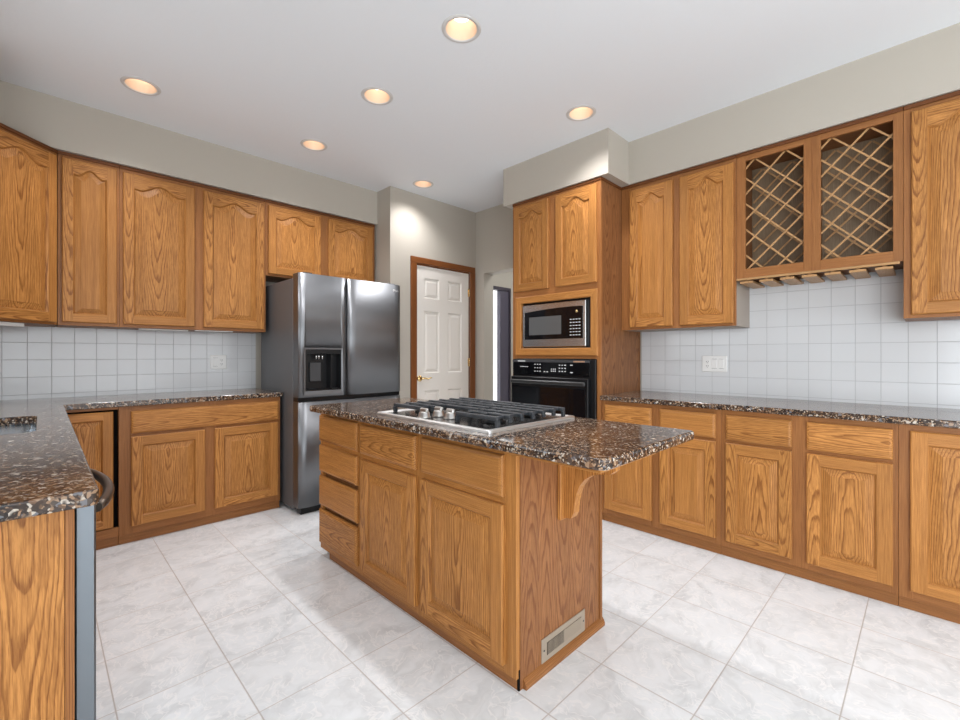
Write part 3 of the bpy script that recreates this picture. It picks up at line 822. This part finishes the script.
for i in range(17):
    t_ = -1 + 2 * i / 16
    hp.append((.235 * t_, -.042 - (.040 * math.cos(t_ * PI / 2) ** .7 if abs(t_) < 1 else 0), .832))
mb.tube(hp, .0125, 12)
tag(mb.build('handle', BRONZE, dd), 'dark bowed bar handle')

# ------------------------------------------------------------------ granite
def rounded(poly, r, n=5):
    out = []; N = len(poly)
    for i, p in enumerate(poly):
        rr = r[i] if isinstance(r, (list, tuple)) else r
        p = Vector(p); a = (Vector(poly[i - 1]) - p).normalized(); b_ = (Vector(poly[(i + 1) % N]) - p).normalized()
        if rr <= 0: out.append(tuple(p)); continue
        s, e = p + a * rr, p + b_ * rr
        for k in range(n + 1):
            t_ = k / n; q = (s * (1 - t_) + p * t_) * (1 - t_) + (p * (1 - t_) + e * t_) * t_
            out.append(tuple(q))
    return out
mb = MB()
mb.prism(rounded([(XL + .001, 1.268), (.092, 1.268), (.098, 3.574), (1.358, 3.574), (1.358, YB - .009), (XL + .001, YB - .009)], [0, .018, .006, .006, 0, 0]), 'z', CB + .0005, CT)
gc = mb.build('granite_countertop', GRAN)
cm = MB(); cm.prism(rounded([(-.43, 2.39), (-.012, 2.39), (-.012, 3.03), (-.43, 3.03)], .05), 'z', CB - .05, CT + .05)
cut(gc, [cm])
md = gc.modifiers.new('bevel', 'BEVEL'); md.width = .007; md.segments = 3; md.limit_method = 'ANGLE'; md.angle_limit = .7
tag(gc, 'L-shaped brown granite countertop around the sink, running to the fridge', 'countertop', 'granite countertops')
mb = MB(); mb.prism([(BX - .032, -.75), (XR - .009, -.75), (XR - .009, 1.6735), (BX - .032, 1.6735)], 'z', CB + .0005, CT)
tag(mb.build('granite_countertop', GRAN, bevel=.007), 'long straight granite countertop under the wine rack', 'countertop', 'granite countertops')
IX0, IX1, IY0, IY1 = 1.105, 1.802, .630, 2.535
mb = MB(); mb.prism(rounded([(IX0, IY0), (IX1, IY0), (IX1, IY1), (IX0, IY1)], [.05, .03, .03, .03]), 'z', CB + .0005, CT)
ic = mb.build('granite_countertop', GRAN, bevel=.009)
tag(ic, 'granite island top with the cooktop, overhanging one end', 'countertop', 'granite countertops')
# sink
sk = empty('kitchen_sink', (-.22, 2.71, .72), 0, label='undermount steel sink set into the granite counter', cat='sink')
mb = MB()
o_ = rounded([(-.215, -.325), (.213, -.325), (.213, .325), (-.215, .325)], .05); i_ = rounded([(-.212, -.322), (.210, -.322), (.210, .322), (-.212, .322)], .05)
b_ = rounded([(-.19, -.30), (.188, -.30), (.188, .30), (-.19, .30)], .06)
def up(p, z): return [(q[0], q[1], z) for q in p]
mb.strip(up(o_, .1585), up(i_, .1585), True); mb.strip(up(i_, .1585), up(b_, .012), True, smooth=True); mb.face(up(b_, .012))
mb.strip(up(o_, .1585), up(o_, 0.001), True); mb.face(up(o_, .001))
mb.build('basin', SINKM, sk)
mb = MB(); mb.lathe([(.0, .0135), (.03, .0135), (.045, .016), (.045, .0125)], (0, 0, 0), 'z', 20); mb.build('drain', STEEL, sk)

# ------------------------------------------------------------------ island
FX = 1.205
IYE = 1.03
ik = empty('kitchen_island', (FX, 2.585, 0), RW, label='oak kitchen island with drawers and doors in the middle of the floor', cat='island')
IL = 2.585 - IYE; IDp = 1.778 - FX
yl = lambda Y: 2.585 - Y
mb = MB(); mb.box(0, IL - .006, .0192, IDp - .012, .045, CB, 'z', 'slab'); mb.build('carcass', OAKV, ik)
FRM = OAKF; OAKF = OAK
face_frame(ik, IL, .045, CB, [(0, .030), (yl(2.14), yl(2.085)), (yl(1.625), yl(1.562)), (yl(1.092), IL - .002)], [(.045, .098), (.66, .706), (.836, CB)])
OAKF = FRM
for z0, z1 in ((.694, .846), (.512, .668), (.312, .486), (.085, .288)): drawer_front(ik, .012, yl(2.130), z0, z1, y=-.0003)
drawer_front(ik, yl(2.095), yl(1.615), .690, .842, y=-.0003); drawer_front(ik, yl(1.572), yl(1.086), .690, .842, y=-.0003)
door_front(ik, yl(2.090), yl(1.613), .080, .662, False, y=-.0003); door_front(ik, yl(1.572), yl(1.083), .080, .662, False, y=-.0003)
mb = MB(); mb.box(.09, IL - .010, .012, .028, 0, .0445, 'x', tone=.95); mb.build('toe_kick', OAKF, ik)
mb = MB(); n_ = 5; st_ = (IDp - .033) / n_
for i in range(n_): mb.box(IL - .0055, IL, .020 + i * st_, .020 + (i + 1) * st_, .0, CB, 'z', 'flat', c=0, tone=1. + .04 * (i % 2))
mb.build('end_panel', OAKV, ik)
mb = MB(); mb.box(IL - .02, IL + .008, IDp - .0125, IDp + .004, 0, CB, 'z', tone=.85); mb.build('corner_trim', OAKF, ik)
mb = MB()
q_ = [(IL, 0), (IL + .016, 0), (IL + .016, .012), (IL + .011, .024), (IL + .004, .032), (IL, .034)]
mb.prism([(p[0], p[1]) for p in q_], 'y', .034, IDp + .012, grain(0, 0, 0, (.02, .5, .03), 'y', 'straight'), .9); mb.build('base_moulding', OAKF, ik)
mb = MB(); mb.box(IL - .009, IL - .0002, .0125, .0195, .0, .075, c=0); tag(mb.build('gap_shade', VOID, ik), 'solid black block painted as the shade in the toe corner gap')
# sub-top board and corbel
mb = MB(); mb.box(yl(IYE) + .0002, yl(IY0 + .026), 1.135 - FX, 1.50 - FX, CB - .012, CB, 'x', tone=1.0); mb.build('sub_top', OAK, ik)
cb = 1.47 - FX
mb = MB(); mb.box(IL + .0002, IL + .018, cb - .022, cb + .062, .555, CB - .0125, 'z', tone=1.08, c=.004); pl = mb.build('corbel', OAK, ik)
prof = [(IL + .018, .562), (IL + .050, .568), (IL + .062, .590), (IL + .066, .625), (IL + .074, .665), (IL + .088, .700), (IL + .110, .730), (IL + .140, .752), (IL + .175, .764), (IL + .215, .768), (IL + .235, .785), (IL + .24, CB - .0125), (IL + .018, CB - .0125)]
mb = MB(); wf = grain(IL + .1, cb, .7, (.2, .03, .3), 'z', 'flat'); mb.prism(prof, 'y', cb, cb + .04, wf, 1.1); mb.build('bracket', OAK, pl)
# floor register in the end panel
mb = MB(); mb.box(-.150, .150, -.0045, 0, 0, .092, c=.002)
ve = mb.build('vent_grille', VENTM, ik, (IL + .0005, 1.495 - FX, .036), (0, 0, PI / 2))
tag(ve, 'tan metal vent grille low on the end panel')
mb = MB(); mb.box(-.118, .118, -.0052, -.0046, .022, .070, c=0); mb.build('opening', VOID, ve)  # flat black plate painted as the shade behind the louvers
mb = MB()
for i in range(30):
    x = -.114 + i * .00788
    a_ = .0026 if i < 14 else .0064
    mb.box(x - a_ / 2, x + a_ / 2, -.0072, -.0053, .022, .070, c=0)
mb.build('louver', VENTM, ve)
for x in (-.136, .136):
    mb = MB(); mb.lathe([(0, -.002), (.004, -.001), (.004, 0)], (x, -.0046, .046), 'y', 10); mb.build('screw', GRAYD, ve)

# cooktop
CX0, CX1, CY0, CY1 = 1.176, 1.756, 1.142, 1.918
ck = empty('gas_cooktop', ((CX0 + CX1) / 2, (CY0 + CY1) / 2, CT), 0, label='stainless gas cooktop with black iron grates on the island', cat='cooktop')
hx, hy = (CX1 - CX0) / 2, (CY1 - CY0) / 2
mb = MB()
def rr(i, z, r=.02): return [(p[0], p[1], z) for p in rounded([(-hx + i, -hy + i), (hx - i, -hy + i), (hx - i, hy - i), (-hx + i, hy - i)], max(r - i * .3, .004), 4)]
LL = [rr(0, .0005), rr(0, .009), rr(.003, .012), rr(.016, .013), rr(.026, .008), rr(.03, .007)]
for a, b2 in zip(LL, LL[1:]): mb.strip(a, b2, True, smooth=False)
mb.face(LL[0])
mb.build('tray', TRAYM, ck)
mb = MB(); mb.face(rr(.0302, .0068)); mb.face(rr(.0302, .0030)); mb.strip(rr(.0302, .0030), rr(.0302, .0068), True)
mb.build('burner_pan', plain('smoked_steel_pan', (.30, .29, .28), .2, 1), ck)
gx = lambda X: X - (CX0 + CX1) / 2
gy = lambda Y: Y - (CY0 + CY1) / 2
def grate(y0, y1, x0, x1, n):
    mb = MB(); zt, zb = .050, .0075; bw = .0095
    xs = [x0 + (x1 - x0) * i / (n - 1) for i in range(n)]
    for x in xs:
        mb.box(gx(x) - bw, gx(x) + bw, gy(y0), gy(y1), zt - .017, zt, c=.003)
        for yy in (y0, y1 - .012): mb.box(gx(x) - bw, gx(x) + bw, gy(yy), gy(yy) + .012, zb + (0 if x in (xs[0], xs[-1]) else .012), zt - .0172, c=.001)
    for yy in (y0 + .03, (y0 + y1) / 2, y1 - .03): mb.box(gx(x0) + bw, gx(x1) - bw, gy(yy) - .004, gy(yy) + .004, zt - .013, zt - .003, c=.001)
    return mb.build('grate', IRON, ck)
grate(1.180, 1.428, 1.272, 1.716, 7); grate(1.438, 1.660, 1.420, 1.716, 5); grate(1.670, 1.895, 1.272, 1.716, 7)
for X, Y, r_ in ((1.37, 1.30, .042), (1.62, 1.30, .036), (1.56, 1.56, .05), (1.37, 1.78, .036), (1.62, 1.78, .042)):
    mb = MB(); mb.lathe([(r_ + .01, .0072), (r_ + .01, .014), (r_, .017), (r_, .022), (r_ * .8, .025), (0, .026)], (gx(X), gy(Y), 0), 'z', 20); mb.build('burner', BLACK, ck)
for X, Y in ((1.235, 1.605), (1.315, 1.60), (1.305, 1.505)):
    mb = MB(); p = (gx(X), gy(Y), 0)
    mb.lathe([(.031, .0072), (.032, .013), (.027, .017), (.024, .032), (.020, .036), (0, .0365)], p, 'z', 20)
    mb.box(p[0] - .008, p[0] + .008, p[1] - .026, p[1] + .026, .030, .052, c=.005)
    mb.build('knob', KNOBM, ck)

# ------------------------------------------------------------------ refrigerator
FX0, FYF, FWd = 1.366, 3.300, .914
fr = empty('refrigerator', (FX0, FYF, 0), 0, label='dark stainless refrigerator with water dispenser, beside the pantry door', cat='refrigerator')
mb = MB(); mb.box(.004, FWd - .004, .112, .80, .03, 1.795, c=.004); mb.build('case', FRSIDE, fr)
mb = MB(); mb.box(.02, FWd - .02, .105, .1119, .03, 1.79, c=0); mb.build('gasket', BLACK, fr)
def fdoor(x0, x1, z0, z1, bulge, name='door'):
    mb = MB(); n = 14; pr = []
    r_ = .012
    for i in range(n + 1):
        t_ = -1 + 2 * i / n
        e = 1 - abs(t_)
        pr.append(((x0 + x1) / 2 + t_ * (x1 - x0) / 2, -bulge * (1 - t_ * t_) + (r_ * (1 - math.sqrt(max(0, 1 - (1 - min(1, e * (x1 - x0) / 2 / r_)) ** 2))) if e * (x1 - x0) / 2 < r_ else 0)))
    poly = pr + [(x1, .104), (x0, .104)]
    A = [(p[0], p[1], z0) for p in poly]; B = [(p[0], p[1], z1) for p in poly]
    mb.face(A[::-1]); mb.face(B)
    for i in range(len(poly)):
        j = (i + 1) % len(poly); mb.face([A[i], A[j], B[j], B[i]], smooth=(i < n))
    return mb.build(name, FRIDGE, fr)
D0, D1 = .885, 1.825
ld = fdoor(.002, .3955, D0, D1, .0)
cm = MB(); cm.box(.052, .342, -.05, .075, .932, 1.250, c=0)
cut(ld, [cm])
mb = MB(); mb.box(.0535, .3405, .070, .0748, .9335, 1.2485, c=0); dsp = mb.build('dispenser', BLACK, fr)
mb = MB()
for q in ((.0523, .0575), (.3365, .3417)): mb.box(q[0], q[1], .0, .0698, .9323, 1.2497, c=0)
mb.box(.0576, .3364, .0, .0698, .9323, .942, c=0); mb.box(.0576, .3364, -.006, .0698, 1.215, 1.2497, c=.001)
mb.box(.2555, .262, .0, .0698, .9421, 1.2149, c=0)
mb.build('recess', BLACK, dsp)
mb = MB()
t4 = [ring4(.037, .352, .905, 1.262, -.0006), ring4(.037, .352, .905, 1.262, -.006), ring4(.052, .342, .932, 1.250, -.004), ring4(.052, .342, .932, 1.250, .0)]
for a, b2 in zip(t4, t4[1:]): mb.strip(a, b2, True)
mb.build('bezel', FRIDGE, dsp)
mb = MB()
for x in (.150, .172, .200): mb.tube([(x, .03, 1.2149), (x, .03, 1.175)], .007, 10)
mb.build('nozzle', STEEL, dsp)
mb = MB(); mb.box(.11, .20, .052, .0699, 1.0, 1.15, c=.004); mb.build('paddle', GRAYD, dsp)
rd = fdoor(.4015, FWd - .002, D0, D1, .008)
mb = MB(); mb.box(.004, FWd - .004, .02, .104, .852, .884, c=0); mb.build('handle_gap', BLACK, fr)
fdoor(.002, FWd - .002, .055, .850, .008, 'freezer_drawer')
mb = MB(); mb.box(.03, .88, .03, .104, .0, .052); mb.build('base_grille', BLACK, fr)
for x in (.05, .80):
    mb = MB(); mb.box(x, x + .07, .03, .22, 1.8252, 1.838, c=.003); mb.build('hinge_cover', GRAYD, fr)
# badge on the door: small disc with two letters beside it
mb = MB(); mb.lathe([(.011, 0), (.011, -.0012), (0, -.0014)], (.836, -.0058, 1.772), 'y', 20)
mb.build('badge', LABEL, rd)
def lettering(txt, size, mat, parent, loc, rot):
    c = bpy.data.curves.new('t', 'FONT'); c.body = txt; c.size = size; c.extrude = .0005; c.align_x = 'LEFT'
    t_ = bpy.data.objects.new('t', c); COL.objects.link(t_); bpy.context.view_layer.update()
    me = bpy.data.meshes.new_from_object(t_.evaluated_get(bpy.context.evaluated_depsgraph_get()))
    bpy.data.objects.remove(t_)
    me.materials.clear(); me.materials.append(mat)
    o = bpy.data.objects.new('lettering', me); COL.objects.link(o); o.parent = parent; o.location = loc; o.rotation_euler = rot
    return o
lettering('LG', .026, LABEL, rd, (.852, -.0048, 1.763), (PI / 2, 0, 0))

# ------------------------------------------------------------------ outlets
def plate(name, label, loc, rz, w, kinds):
    r = empty(name, loc, rz, label=label, cat='outlet')
    mb = MB(); mb.box(-w / 2, w / 2, -.006, 0, -.059, .059, c=.003); mb.build('cover_plate', WHITE, r)
    n = len(kinds); st = .0475
    for i, k in enumerate(kinds):
        x = (i - (n - 1) / 2) * st
        if k == 'switch':
            mb = MB(); mb.box(x - .0165, x + .0165, -.0095, -.0061, -.033, .033, c=.002); mb.build('rocker_switch', WHITE, r)
            mb = MB()
            for zz in (-.036, .0345): mb.box(x - .0175, x + .0175, -.0066, -.0061, zz, zz + .0015, c=0)
            mb.build('switch_gap', GRAYD, r)
        else:
            mb = MB(); mb.box(x - .0165, x + .0165, -.008, -.0061, -.033, .033, c=.002); s_ = mb.build('socket', WHITE, r)
            mb = MB()
            for zz in (-.016, .016):
                for dx in (-.006, .006): mb.box(x + dx - .0014, x + dx + .0014, -.0083, -.0080, zz - .004, zz + .005, c=0)
                mb.box(x - .002, x + .002, -.0083, -.0080, zz - .0115, zz - .0075, c=0)
            mb.build('slot', GRAYD, s_)
    return r
plate('wall_outlet', 'white double wall plate on the tile beside the fridge', (1.065, YB - .0082, 1.148), 0, .122, ['switch', 'outlet'])
plate('wall_outlet', 'white wall plate on the tile in the sink corner', (-.222, YB - .0082, 1.155), 0, .075, ['outlet'])
plate('wall_outlet', 'white triple wall plate with outlet and two switches near the oven cabinet', (XR - .0082, 1.103, 1.142), RW, .17, ['outlet', 'switch', 'switch'])

# ------------------------------------------------------------------ recessed lights
LAB = ['lit recessed ceiling light above the sink corner and narrow wall cabinet', 'lit recessed ceiling light between fridge and island, mid ceiling', 'large lit recessed ceiling light closest to the camera, above the island',
       'lit recessed ceiling light just in front of the oven cabinet soffit', 'lit recessed ceiling light in front of the cabinet above the fridge', 'lit recessed ceiling light in front of the pantry door wall']
def can(x, y, label):
    r = empty('recessed_light', (x, y, HC), 0, label=label, cat='ceiling light', group='recessed ceiling lights')
    mb = MB(); mb.lathe([(.078, .0), (.078, -.004), (.088, -.006), (.097, -.0035), (.099, -.0006)], (0, 0, 0), 'z', 36)
    mb.f = mb.f[:-2]; mb.w = mb.w[:-2]; mb.t = mb.t[:-2]; mb.m = mb.m[:-2]; mb.s = mb.s[:-2]
    mb.build('trim_ring', RINGM, r)
    mb = MB(); mb.lathe([(.0775, -.001), (.0745, .012), (.068, .06), (.060, .105), (.0, .1052)], (0, 0, 0), 'z', 36)
    mb.f = mb.f[:-2]; mb.w = mb.w[:-2]; mb.t = mb.t[:-2]; mb.m = mb.m[:-2]; mb.s = mb.s[:-2]
    mb.build('reflector_cone', CONE, r, recalc=False)
    mb = MB(); mb.lathe([(.030, .1049), (.046, .072), (.043, .064), (.026, .058), (0, .056)], (0, 0, 0), 'z', 28)
    mb.build('lamp', BULB, r)
    d = bpy.data.lights.new('spot', 'SPOT'); d.energy = SPOT_POWER; d.color = (.98, .98, 1.0); d.spot_size = math.radians(128); d.spot_blend = 1.0; d.shadow_soft_size = .05
    o = bpy.data.objects.new('spot', d); COL.objects.link(o); o.parent = r; o.location = (0, 0, -.003)
for (x, y), l in zip(LIGHTS, LAB): can(x, y, l)
